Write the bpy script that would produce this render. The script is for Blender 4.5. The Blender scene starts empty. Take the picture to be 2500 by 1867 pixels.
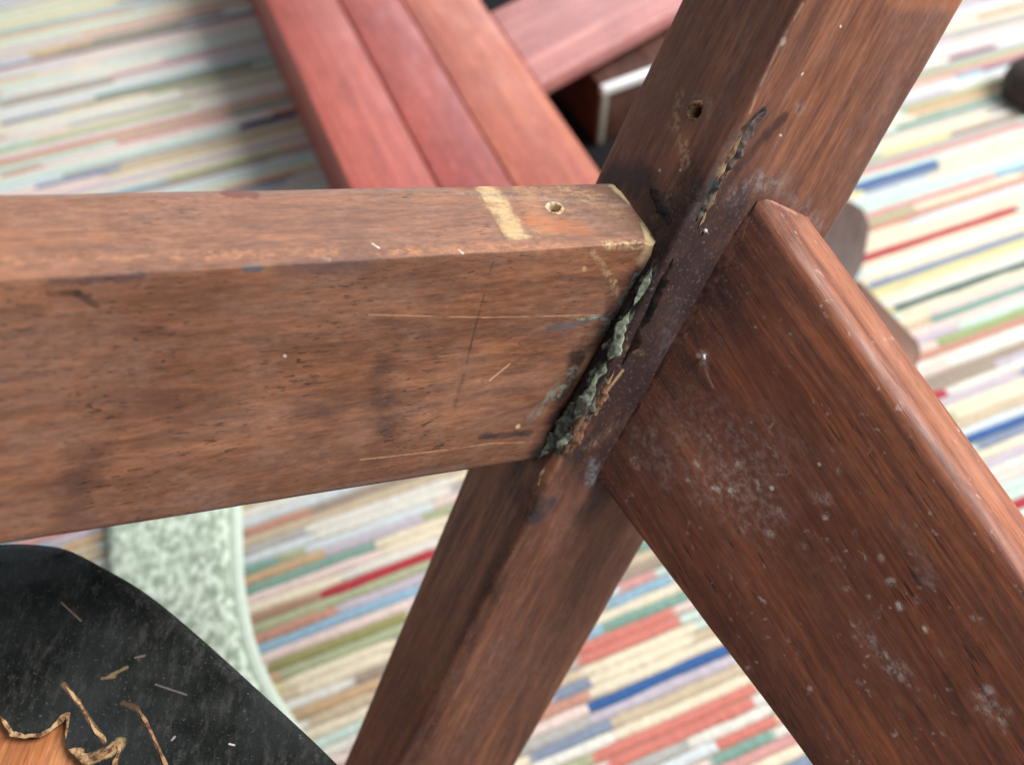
import bpy, bmesh, math, random
from mathutils import Vector, Matrix, noise
from mathutils.bvhtree import BVHTree
random.seed(7)
S = bpy.context.scene
COL = S.collection

# ------------------------------------------------------------------ camera
F, CX, CY, W, HGT = 2100.0, 1250.0, 933.5, 2500.0, 1867.0
PITCH, CAMH = math.radians(56), 0.50
FW = Vector((0, math.cos(PITCH), -math.sin(PITCH)))
UP = Vector((0, math.sin(PITCH), math.cos(PITCH)))
XR = Vector((1, 0, 0))
C0 = Vector((0, 0, CAMH))
cam = bpy.data.cameras.new('camera'); camo = bpy.data.objects.new('camera', cam); COL.objects.link(camo)
camo.location = C0
camo.rotation_euler = (math.radians(90) - PITCH, 0, 0)
cam.sensor_fit = 'HORIZONTAL'; cam.sensor_width = 36; cam.lens = F / W * 36
cam.clip_start = 0.01; cam.clip_end = 50
cam.dof.use_dof = True; cam.dof.focus_distance = 0.245; cam.dof.aperture_fstop = 7.6
S.camera = camo

# ------------------------------------------------------------------ light
w = bpy.data.worlds.new('World'); S.world = w; w.use_nodes = True
bg = w.node_tree.nodes['Background']
bg.inputs[0].default_value = (0.90, 0.95, 1.0, 1); bg.inputs[1].default_value = 0.31
def area(name, loc, target, sx, sy, power, col):
    l = bpy.data.lights.new(name, 'AREA'); l.shape = 'RECTANGLE'; l.size = sx; l.size_y = sy
    l.energy = power; l.color = col
    o = bpy.data.objects.new(name, l); COL.objects.link(o); o.location = loc
    o.rotation_euler = (Vector(target) - Vector(loc)).to_track_quat('-Z', 'Y').to_euler()
    return o
area('window_light', (1.55, 0.55, 1.75), (0.0, 0.3, 0.15), 1.0, 1.2, 92, (1.0, 0.985, 0.96))
area('far_fill_light', (0.25, 2.6, 1.6), (-0.1, 0.5, 0.1), 1.4, 1.3, 34, (0.90, 0.96, 1.0))  # added fill lamp that brightens the far left of the rug
S.view_settings.view_transform = 'Standard'; S.view_settings.look = 'None'
S.view_settings.exposure = 0.12; S.view_settings.gamma = 1.0

# ------------------------------------------------------------------ helpers
def ray(x, y): return XR * ((x - CX) / F) - UP * ((y - CY) / F) + FW
def pd(x, y, d): return C0 + ray(x, y) * d
def gp(x, y, z):
    r = ray(x, y); return C0 + r * ((z - CAMH) / r.z)
def srgb(r, g, b):
    def f(c):
        c /= 255.0
        return c / 12.92 if c <= 0.04045 else ((c + 0.055) / 1.055) ** 2.4
    return (f(r), f(g), f(b), 1.0)
def link(o, parent=None):
    COL.objects.link(o)
    if parent:
        o.parent = parent; o.matrix_parent_inverse = parent.matrix_world.inverted()
    return o
def tag(o, label=None, cat=None, group=None, kind=None):
    if label: o['label'] = label
    if cat: o['category'] = cat
    if group: o['group'] = group
    if kind: o['kind'] = kind
    return o
def empty(name, loc):
    o = bpy.data.objects.new(name, None); o.location = loc; o.empty_display_size = 0.03
    COL.objects.link(o); o.matrix_world = Matrix.Translation(loc); return o
def mesh_obj(name, bm, mats, parent=None, frame=None, smooth=True):
    """bm in world space; frame = local frame of the object"""
    frame = frame or Matrix.Identity(4)
    bmesh.ops.recalc_face_normals(bm, faces=bm.faces[:])
    bmesh.ops.transform(bm, matrix=frame.inverted(), verts=bm.verts[:])
    me = bpy.data.meshes.new(name); bm.to_mesh(me); bm.free()
    if smooth:
        for p in me.polygons: p.use_smooth = True
    for m in (mats if isinstance(mats, (list, tuple)) else [mats]): me.materials.append(m)
    o = bpy.data.objects.new(name, me)
    COL.objects.link(o)
    if parent is not None:
        o.parent = parent
        o.matrix_parent_inverse = parent.matrix_world.inverted()
    o.matrix_basis = frame
    return o
def frame_of(origin, xdir, zdir):
    x = xdir.normalized(); z = (zdir - x * zdir.dot(x)).normalized(); y = z.cross(x)
    M = Matrix((x, y, z)).transposed().to_4x4(); M.translation = origin; return M

# ------------------------------------------------------------------ shader kit
class NT:
    def __init__(self, name):
        self.m = bpy.data.materials.new(name); self.m.use_nodes = True
        self.t = self.m.node_tree; self.n = self.t.nodes; self.l = self.t.links
        self.b = self.n['Principled BSDF']
        self.tc = self.n.new('ShaderNodeTexCoord')
        self.obj = self.tc.outputs['Object']
    def put(self, sock, v):
        if hasattr(v, 'is_linked'): self.l.new(v, sock)
        else:
            if isinstance(v, Vector): v = tuple(v)
            sock.default_value = v
    def vm(self, op, a, b=None, s=None):
        n = self.n.new('ShaderNodeVectorMath'); n.operation = op
        self.put(n.inputs[0], a)
        if b is not None: self.put(n.inputs[1], b)
        if s is not None: self.put(n.inputs['Scale'], s)
        return n.outputs['Value'] if op in ('DOT_PRODUCT', 'LENGTH', 'DISTANCE') else n.outputs['Vector']
    def ma(self, op, a, b=None, clamp=False):
        n = self.n.new('ShaderNodeMath'); n.operation = op; n.use_clamp = clamp
        self.put(n.inputs[0], a)
        if b is not None: self.put(n.inputs[1], b)
        return n.outputs[0]
    def noise(self, scale, sv=(1, 1, 1), detail=4, rough=0.55, off=(0, 0, 0), dist=0.0, vec=None):
        mp = self.n.new('ShaderNodeMapping'); self.put(mp.inputs[0], vec or self.obj)
        mp.inputs['Scale'].default_value = sv; mp.inputs['Location'].default_value = off
        n = self.n.new('ShaderNodeTexNoise'); self.l.new(mp.outputs[0], n.inputs['Vector'])
        n.inputs['Scale'].default_value = scale; n.inputs['Detail'].default_value = detail
        n.inputs['Roughness'].default_value = rough; n.inputs['Distortion'].default_value = dist
        return n.outputs['Fac']
    def mr(self, v, a, b, c=0.0, d=1.0, smooth=True):
        n = self.n.new('ShaderNodeMapRange'); n.interpolation_type = 'SMOOTHSTEP' if smooth else 'LINEAR'
        self.put(n.inputs['Value'], v)
        for k, x in zip(('From Min', 'From Max', 'To Min', 'To Max'), (a, b, c, d)): self.put(n.inputs[k], x)
        return n.outputs['Result']
    def mix(self, fac, a, b, mode='MIX'):
        n = self.n.new('ShaderNodeMix'); n.data_type = 'RGBA'; n.blend_type = mode
        self.put(n.inputs['Factor'], fac); self.put(n.inputs[6], a); self.put(n.inputs[7], b)
        return n.outputs[2]
    def seg(self, a, b, r, soft=0.6, rag=None, ragamt=0.0, after=None):
        """soft mask around the 3-D segment a-b (object space); `after` only orders the evaluation of many marks"""
        pos = self.obj
        if after is not None:
            n = self.n.new('ShaderNodeVectorMath'); n.operation = 'MULTIPLY_ADD'
            self.put(n.inputs[0], after); n.inputs[1].default_value = (1e-9,) * 3; self.put(n.inputs[2], self.obj); pos = n.outputs[0]
        pa = self.vm('SUBTRACT', pos, a); ba = b - a
        dd = max(ba.length_squared, 1e-12)
        h = self.ma('DIVIDE', self.vm('DOT_PRODUCT', pa, ba), dd, clamp=True)
        sc = self.n.new('ShaderNodeVectorMath'); sc.operation = 'SCALE'
        sc.inputs[0].default_value = tuple(ba); self.l.new(h, sc.inputs['Scale'])
        d = self.vm('LENGTH', self.vm('SUBTRACT', pa, sc.outputs['Vector']))
        if rag is not None:
            d = self.ma('ADD', d, self.ma('MULTIPLY', self.ma('SUBTRACT', rag, 0.5), ragamt))
        return self.mr(d, r * (1 - soft), r * (1 + soft), 1.0, 0.0)
    def bump(self, h, strength=0.3, dist=0.0005, prev=None):
        n = self.n.new('ShaderNodeBump'); n.inputs['Strength'].default_value = strength
        n.inputs['Distance'].default_value = dist; self.l.new(h, n.inputs['Height'])
        if prev is not None: self.l.new(prev, n.inputs['Normal'])
        return n.outputs[0]

def wood(name, light, dark, film=(0.2, srgb(128, 104, 104)), seed=0, marks=(), pore=0.55, rough=0.46,
         streak=1.0, specks=0.0, blotch=(0.30, srgb(96, 50, 40)), fine=1.0, gx=8.0):
    """finished timber, grain along local X. marks: (a, b, r, colour, amount, soft, ragged, kind)"""
    k = NT(name); o = (seed * 3.1, seed * 1.7, seed * 2.3)
    g1 = k.noise(1, (gx, 260, 260), 6, 0.66, o, 0.3)
    g2 = k.noise(1, (gx * 4, 1000 * fine, 1000 * fine), 3, 0.65, o)
    g3 = k.noise(1, (3, 45, 45), 3, 0.5, o, 0.8)
    col = k.mix(k.mr(g1, 0.32, 0.68), light, dark)
    col = k.mix(k.mr(g3, 0.38, 0.68, 0, 0.55 * streak), col, dark)
    bl = k.noise(32, (0.6, 1, 1), 4, 0.6, o)
    col = k.mix(k.mr(bl, 0.40, 0.66, 0, blotch[0]), col, blotch[1])
    col = k.mix(k.mr(g2, 0.36, 0.66, 0, 0.34 * streak), col, (dark[0] * .42, dark[1] * .40, dark[2] * .42, 1))
    p1 = k.noise(1, (max(90, gx * 8), 1400, 1400), 2, 0.5, (seed, 3, 9))
    p2 = k.noise(30, (1, 1, 1), 3, 0.5, (seed, 8, 1))
    pm = k.ma('MULTIPLY', k.mr(p1, 0.59, 0.67), k.mr(p2, 0.38, 0.62))
    col = k.mix(k.ma('MULTIPLY', pm, pore), col, (dark[0] * .18, dark[1] * .2, dark[2] * .25, 1))
    # greyish bloom of dust and old wax
    f1 = k.noise(55, (0.5, 1, 1), 6, 0.68, (seed, 2, 7))
    f2 = k.noise(700, (0.6, 1, 1), 2, 0.6, (seed, 5, 4))
    fm = k.ma('MULTIPLY', k.mr(f1, 0.40, 0.66), k.mr(f2, 0.30, 0.72, 0.35, 1))
    col = k.mix(k.ma('MULTIPLY', fm, film[0]), col, film[1])
    if specks:
        v = k.noise(420, (0.8, 1, 1), 2, 0.5, (seed, 1, 3)); v2 = k.noise(70, (1, 1, 1), 3, 0.6, (seed, 4, 2))
        sm = k.ma('MULTIPLY', k.mr(v, 0.62, 0.76), k.mr(v2, 0.46, 0.62))
        col = k.mix(k.ma('MULTIPLY', sm, specks), col, srgb(196, 178, 172))
    mot = k.noise(520, (0.35, 1, 1), 3, 0.7, (seed, 6, 6))
    col = k.mix(k.mr(mot, 0.34, 0.66, 0.16, 0), col, (0.01, 0.006, 0.006, 1)); col = k.mix(k.mr(mot, 0.5, 0.75, 0, 0.16), col, film[1])
    rag = k.noise(450, (1, 1, 1), 4, 0.65, (1, 2, 3))
    ragc = k.noise(160, (1, 1, 1), 4, 0.65, (5, 2, 3))
    wear = k.mr(k.noise(330, (0.5, 1, 1), 4, 0.7, (2, 7, 1)), 0.28, 0.60, 0.35, 1.0)
    bloom = k.mr(k.noise(520, (0.7, 1, 1), 4, 0.72, (9, 4, 1)), 0.42, 0.70, 0.06, 1.0)
    spot = k.mr(k.noise(620, (1, 1, 1), 3, 0.6, (9, 1, 1)), 0.36, 0.68)
    grime_shadev = k.mr(k.noise(210, (0.5, 1, 1), 6, 0.75, (3, 3, 8)), 0.30, 0.62, 0.45, 1.0); thinw = k.mr(k.noise(95, (1, 1, 1), 4, 0.7, (6, 3, 1)), 0.36, 0.58)
    gr = None
    for (a, b, r, c, amt, soft, ragged, kind) in marks:
        m = k.seg(a, b, r, soft, ragc if r > 0.0018 else rag, r * ragged, col)
        if kind == 'bloom': m = k.ma('MULTIPLY', m, bloom)
        elif kind == 'spotty': m = k.ma('MULTIPLY', m, spot)
        elif kind != 'solid': m = k.ma('MULTIPLY', m, thinw if r < 0.00045 and (b - a).length > 0.004 else wear)
        else:
            m = k.ma('MULTIPLY', m, grime_shadev)
            gr = m if gr is None else k.ma('MAXIMUM', gr, m)
        col = k.mix(k.ma('MULTIPLY', m, amt), col, c)
    if gr is not None:
        fl = k.mr(k.noise(900, (1, 1, 1), 3, 0.65, (8, 8, 2)), 0.55, 0.72)
        col = k.mix(k.ma('MULTIPLY', k.ma('MULTIPLY', fl, gr), 0.35), col, srgb(150, 134, 130))
    k.put(k.b.inputs['Base Color'], col)
    rg = k.mr(f1, 0.3, 0.7, rough - 0.06, rough + 0.16)
    if gr is not None: rg = k.ma('ADD', rg, k.ma('MULTIPLY', gr, 0.30))
    k.put(k.b.inputs['Roughness'], rg)
    hgt = k.ma('SUBTRACT', k.ma('MULTIPLY', g2, 0.6), k.ma('MULTIPLY', pm, 0.8))
    nb = k.bump(hgt, 0.22, 0.0004); nb = k.bump(f2, 0.10, 0.0003, nb)
    k.put(k.b.inputs['Normal'], nb)
    k.b.inputs['Specular IOR Level'].default_value = 0.45
    return k.m

def wood_zones(name, cuts, marks, margin=0.008, **kw):
    """the same timber split along its length so that each stretch only carries its own marks"""
    ed = [-9.0] + list(cuts) + [9.0]; out = []
    for i, (x0, x1) in enumerate(zip(ed, ed[1:])):
        ms = [m for m in marks if max(m[0].x, m[1].x) + m[2] * (1 + m[5] + m[6] * .5) > x0 - margin and min(m[0].x, m[1].x) - m[2] * (1 + m[5] + m[6] * .5) < x1 + margin]
        out.append(wood(name + '_%d' % i, marks=ms, **kw))
    return out
def crust(name, cols, scale=500, rough=0.85, bump=0.6):
    k = NT(name)
    a = k.noise(scale, (1, 1, 1), 4, 0.6); b = k.noise(scale * 0.3, (1, 1, 1), 3, 0.6, (4, 4, 4))
    col = k.mix(k.mr(a, 0.38, 0.62), cols[0], cols[1])
    col = k.mix(k.mr(b, 0.48, 0.62), col, cols[2])
    k.put(k.b.inputs['Base Color'], col); k.b.inputs['Roughness'].default_value = rough; k.b.inputs['Specular IOR Level'].default_value = 0.12
    k.put(k.b.inputs['Normal'], k.bump(a, bump, 0.0006)); return k.m

# ------------------------------------------------------------------ swept timber member
def member_bm(stations, bev=0.0016, fs=5, amp=0.00018, nscale=60):
    """stations: list of 4-corner rings (world). returns bmesh of a rounded-arris bar"""
    bm = bmesh.new(); rings = []
    for cs in stations:
        ring = []
        for i in range(4):
            p, q, n = cs[i], cs[(i - 1) % 4], cs[(i + 1) % 4]
            bi = bev[i] if isinstance(bev, (list, tuple)) else bev
            bn = bev[(i + 1) % 4] if isinstance(bev, (list, tuple)) else bev
            a = p + (q - p).normalized() * min(bi, (q - p).length * .4)
            b = p + (n - p).normalized() * min(bi, (n - p).length * .4)
            for t in (0, 0.25, 0.5, 0.75, 1.0):
                ring.append(a * (1 - t) ** 2 + p * (2 * t * (1 - t)) + b * t * t)
            e = n + (p - n).normalized() * min(bn, (n - p).length * .4)
            for j in range(1, fs): ring.append(b.lerp(e, j / fs))
        rings.append([bm.verts.new(v + Vector((noise.noise(v * nscale), noise.noise(v * nscale + Vector((9, 0, 0))), noise.noise(v * nscale + Vector((0, 9, 0))))) * amp) for v in ring])
    n = len(rings[0])
    for r0, r1 in zip(rings, rings[1:]):
        for i in range(n): bm.faces.new((r0[i], r0[(i + 1) % n], r1[(i + 1) % n], r1[i]))
    bm.faces.new(rings[0]); bm.faces.new(list(reversed(rings[-1])))
    bmesh.ops.triangulate(bm, faces=[f for f in bm.faces if len(f.verts) > 4])
    bmesh.ops.recalc_face_normals(bm, faces=bm.faces[:])
    return bm
class Hit:
    def __init__(self, bm): bm.normal_update(); self.t = BVHTree.FromBMesh(bm)
    def __call__(self, x, y):
        d = ray(x, y).normalized(); h = self.t.ray_cast(C0, d)
        if h[0] is None:
            h = self.t.find_nearest(C0 + d * 0.26)
        return h[0], h[1]
def lerp_rings(r0, r1, ts): return [[a.lerp(b, t) for a, b in zip(r0, r1)] for t in ts]
def unclamped(a, b, t): return a + (b - a) * t

# ------------------------------------------------------------------ floor
def plane_bm(x0, y0, x1, y1, z):
    bm = bmesh.new(); bm.faces.new([bm.verts.new(p) for p in ((x0, y0, z), (x1, y0, z), (x1, y1, z), (x0, y1, z))]); return bm
fk = NT('floor_boards'); fk.put(fk.b.inputs['Base Color'], fk.mix(fk.noise(3, (1, 14, 1), 5), srgb(150, 120, 90), srgb(120, 92, 66)))
fk.b.inputs['Roughness'].default_value = 0.5
tag(mesh_obj('floor', plane_bm(-2.5, -2.0, 2.5, 3.0, -0.012), fk.m), kind='structure')

# ================================================================== CHAIR
# post: arris runs straight from the joint J down to the rug and up out of the picture
JP = pd(1640, 600, 0.25); PD = (JP - pd(971, 1870, 0.3148)).normalized()
foot_s = -(JP.z - 0.010) / PD.z
def proj(p):
    v = p - C0; d = v.dot(FW); return (CX + F * v.dot(XR) / d, CY - F * v.dot(UP) / d, d)
def polyline_x(pl, y):
    for (x0, y0), (x1, y1) in zip(pl, pl[1:]):
        if y <= y1 or (x1, y1) == pl[-1]: return x0 + (x1 - x0) * (y - y0) / (y1 - y0)
LE = [(1795, -277), (1660, 0), (1470, 390), (1135, 1150), (835, 1867), (700, 2190)]
RE = [(2520, -277), (2360, 0), (2020, 590), (1600, 1285), (1262, 1867), (1080, 2190)]
def perp_hit(ax, ay, pl, sgn):
    best = None
    for i in range(1, 1200):           # march perpendicular to the post in the picture
        x = ax + sgn * .883 * i; y = ay + sgn * .469 * i
        e = polyline_x(pl, y)
        if (x - e) * sgn >= 0: return x, y
    return x, y
post_rings = []
svals = [0.13, 0.105, 0.085, 0.07, 0.06, 0.05, 0.042, 0.034, 0.026, 0.018, 0.01, 0.002, -0.006, -0.014, -0.022, -0.03, -0.038, -0.046, -0.054, -0.062, -0.07, -0.08, -0.092, -0.105, -0.12, -0.14, -0.165, -0.19, -0.21]
for s in svals:
    a = JP + PD * s; ax, ay, ad = proj(a)
    k = 1.0 if s > -0.05 else max(0.72, 1.0 + (s + 0.05) * 1.6)
    lx, ly = perp_hit(ax, ay, LE, -1); rx, ry = perp_hit(ax, ay, RE, 1)
    l = pd(lx, ly, ad + 0.034 * k); r = pd(rx, ry, ad + 0.032 * k)
    post_rings.append([a, r, l + r - a, l])
last = post_rings[-1]
cen = sum(last, Vector()) / 4
tot = (foot_s - svals[-1])
for q in (0.25, 0.5, 0.75, 1.0):
    post_rings.append([cen + (v - cen) * (1 - 0.25 * q) + PD * (tot * q) for v in last])
for v in post_rings[-1]:                         # the foot is cut level with the rug
    v += PD * ((0.0105 - v.z) / PD.z)
bm_post = member_bm(post_rings, bev=[0.0022, 0.0028, 0.003, 0.0028], fs=7, amp=0.00035)
# left rail (A inner top, B inner bottom, D outer bottom, C outer top)
A0, A1 = pd(1606, 590, 0.2545), pd(0, 686, 0.180)
B0, B1 = pd(1303, 1126, 0.279), pd(0, 1338, 0.203)
Cc0, Cc1 = pd(1487, 446, 0.273), pd(0, 472, 0.197)
ringL0 = [A0, Cc0, Cc0 + (B0 - A0), B0]; ringL1 = [A1, Cc1, Cc1 + (B1 - A1), B1]
ts = [0, 0.003, 0.007, 0.012, 0.018, 0.025, 0.034, 0.045, 0.057, 0.07, 0.085, 0.1] + [0.14 + 0.06 * i for i in range(15)] + [1.1, 1.3, 1.55]
ringsL = [[unclamped(a, b, t) for a, b in zip(ringL0, ringL1)] for t in ts]
bm_left = member_bm(ringsL, bev=[0.0007, 0.0012, 0.002, 0.0022], fs=20, amp=0.00022)
# worn and rounded joint end: chew the end of the rail a little
axisL = (A1 - A0).normalized()
for v in bm_left.verts:
    t = (v.co - A0).dot(axisL)
    w_ = (v.co - A0).dot((Cc0 - A0)) / (Cc0 - A0).length_squared; dn = -(v.co - A0).dot(PD)
    if t < 0.03 and dn < 0.014:
        v.co -= axisL * (0.0030 * 4 * max(0, w_) * max(0, 1 - w_) * max(0, 1 - dn / 0.014) * max(0, 1 - max(t, 0) / 0.03))
    if t < 0.012:
        n1 = noise.noise(v.co * 420); n2 = noise.noise(v.co * 160 + Vector((3, 1, 2)))
        v.co += axisL * max(0.0, (0.012 - max(t, 0)) / 0.012) * (0.0009 * n1 + 0.0016 * n2)
        cr = (v.co - A0).length
        if cr < 0.006: v.co += (axisL * 0.0016 - PD * 0.0011) * (1 - cr / 0.006) ** 1.5
# right rail
E0, E1 = pd(1852, 474, 0.2545), pd(2430, 1300, 0.228)
F0, F1 = pd(1456, 1170, 0.2830), pd(1980, 1867, 0.255)
G0, G1 = pd(1942, 484, 0.2695), pd(2500, 1254, 0.242)
ringR0 = [E0, F0, F0 + (G0 - E0), G0]; ringR1 = [E1, F1, F1 + (G1 - E1), G1]
tsR = [-0.10] + [0.05 * i for i in range(21)] + [1.15, 1.4, 1.8, 2.2]
ringsR = [[unclamped(a, b, t) for a, b in zip(ringR0, ringR1)] for t in tsR]
bm_right = member_bm(ringsR, bev=[0.0052, 0.0016, 0.002, 0.0016], fs=8, amp=0.00030)

HP, HL, HR = Hit(bm_post), Hit(bm_left), Hit(bm_right)
chair = empty('wooden_chair', Vector((sum(v.x for v in post_rings[-1]) / 4, sum(v.y for v in post_rings[-1]) / 4, 0.0105)))
tag(chair, 'dark brown wooden chair frame with open glue-crusted leg and rail joint', 'chair')
MP = frame_of(JP, PD, UP.cross(PD)); ML = frame_of(A0, axisL, PD); MR = frame_of(E0, (E1 - E0), PD)
def marks(hit, M, spec):
    Mi = M.inverted(); out = []
    for pts, rpx, c, amt, soft, rag, kind in spec:
        ps = [hit(*p)[0] for p in pts]
        if len(ps) == 1: ps = ps * 2
        for a, b in zip(ps, ps[1:]):
            d = (a - C0).dot(FW)
            out.append((Mi @ a, Mi @ b, rpx * d / F, c, amt, soft, rag, kind))
    return out
CREAM, TAN, PALE = srgb(206, 184, 134), srgb(176, 138, 100), srgb(214, 206, 196)
INK, SLATE, GREY = srgb(30, 26, 34), srgb(74, 82, 92), srgb(140, 134, 132)
GRIME, GREEN = srgb(38, 22, 22), srgb(150, 160, 138)
left_marks = marks(HL, ML, [
    ([(1186, 448), (1254, 566)], 30, srgb(196, 170, 126), .9, .45, 1.8, 'bloom'),
    ([(1186, 448), (1254, 566)], 27, srgb(190, 162, 116), .7, .5, 1.6, ''),
    ([(1245, 574), (1310, 570)], 14, srgb(190, 158, 116), .7, .9, 2.0, 'bloom'),
    ([(1168, 470), (1232, 585)], 4, srgb(96, 76, 50), .6, .5, .6, ''),
    ([(1285, 475), (1330, 560)], 26, srgb(170, 120, 82), .45, .7, 1.5, ''),
    ([(1380, 462), (1500, 492)], 20, srgb(190, 152, 108), .6, .8, 2.6, 'bloom'),
    ([(1496, 456), (1532, 488), (1566, 512), (1598, 560), (1606, 585)], 9, CREAM, .9, .6, 2.6, ''),
    ([(1480, 596), (1600, 594)], 11, CREAM, .65, .5, 2.8, 'spotty'),
    ([(1598, 600), (1585, 640)], 22, srgb(200, 168, 130), .8, .4, 2.0, ''),
    ([(1448, 615), (1498, 690), (1505, 720)], 9, srgb(176, 146, 110), .75, .5, 2.6, 'spotty'),
    ([(1290, 468), (1420, 480), (1520, 520)], 30, srgb(186, 148, 106), .5, .9, 2.4, 'bloom'),
    ([(1300, 540), (1420, 560)], 26, srgb(172, 96, 48), .5, .8, 1.5, ''),
    ([(1120, 470), (1560, 505)], 8, GREY, .5, .7, 2.0, 'spotty'),
    ([(0, 640), (500, 622), (1000, 612), (1400, 600)], 20, srgb(192, 130, 86), .5, .9, 1.6, 'bloom'),
    ([(0, 480), (1100, 462)], 10, srgb(120, 100, 92), .5, .8, 1.4, ''),
    ([(1203, 640), (1160, 800), (1132, 915)], 3.0, INK, .62, .6, 1.2, ''),
    ([(1132, 915), (1110, 990)], 5, INK, .35, .8, 1.5, ''),
    ([(900, 768), (1180, 775), (1500, 783)], 1.9, srgb(190, 142, 104), .8, .7, 1.6, ''),
    ([(880, 1122), (1090, 1098), (1200, 1082), (1322, 1078)], 2.2, srgb(182, 138, 104), .8, .7, 1.6, ''),
    ([(1340, 800), (1400, 794), (1500, 782)], 7, SLATE, .75, .7, 2.2, ''),
    ([(1412, 778), (1500, 776)], 6, GREEN, .8, .5, 2.4, 'spotty'),
    ([(1175, 1066), (1295, 1056)], 9, INK, .8, .6, 1.8, ''),
    ([(1196, 928), (1245, 888)], 2.8, srgb(200, 156, 126), .8, .6, 1.4, ''),
    ([(1160, 930), (1196, 930)], 5, srgb(180, 140, 114), .6, .6, 2, 'spotty'),
    ([(1110, 1010), (1145, 985)], 4, srgb(150, 104, 80), .6, .6, 1, ''),
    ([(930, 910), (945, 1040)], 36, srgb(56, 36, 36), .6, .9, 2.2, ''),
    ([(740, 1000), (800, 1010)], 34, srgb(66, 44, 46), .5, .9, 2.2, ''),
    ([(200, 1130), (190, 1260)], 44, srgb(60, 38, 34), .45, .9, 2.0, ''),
    ([(600, 656), (632, 655)], 10, SLATE, .8, .4, 1.6, ''),
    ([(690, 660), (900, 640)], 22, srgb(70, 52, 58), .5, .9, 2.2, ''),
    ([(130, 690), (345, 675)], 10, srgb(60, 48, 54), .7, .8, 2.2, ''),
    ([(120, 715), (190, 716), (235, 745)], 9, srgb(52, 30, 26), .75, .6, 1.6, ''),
    ([(555, 472), (618, 476)], 16, srgb(96, 46, 38), .8, .3, 1.2, ''),
    ([(795, 630), (800, 632)], 6, PALE, .7, .9, 3.0, 'bloom'),
    ([(910, 595), (925, 605)], 3, PALE, .8, .4, 1, ''),
    ([(1120, 610), (1130, 618)], 3, PALE, .8, .4, 1, ''),
    ([(695, 868), (697, 870)], 3, PALE, .8, .7, 1, 'solid'),
    ([(1425, 655), (1427, 657)], 5, CREAM, .8, .8, 2.4, ''), ([(1264, 1040), (1266, 1041)], 5, CREAM, .8, .8, 2.4, ''),
    ([(1580, 680), (1500, 830), (1440, 900), (1370, 1000), (1310, 1110)], 26, GRIME, .8, .7, 2.4, ''),
    ([(1490, 720), (1490, 790)], 14, srgb(64, 32, 26), .7, .6, 2.4, ''),
    ([(1600, 660), (1545, 760), (1505, 835)], 15, srgb(96, 108, 100), .8, .4, 1.8, 'spotty'),
    ([(1440, 950), (1395, 1010), (1350, 1070)], 16, srgb(122, 126, 116), .85, .4, 2.2, 'spotty'),
    ([(1440, 870), (1420, 905)], 10, srgb(150, 112, 84), .6, .6, 2, ''),
    ([(1290, 500), (1400, 515)], 2, TAN, .4, .6, 1, ''),
    ([(0, 1332), (500, 1245), (1130, 1140)], 8, srgb(120, 100, 96), .45, .8, 2.4, ''),
])
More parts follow.
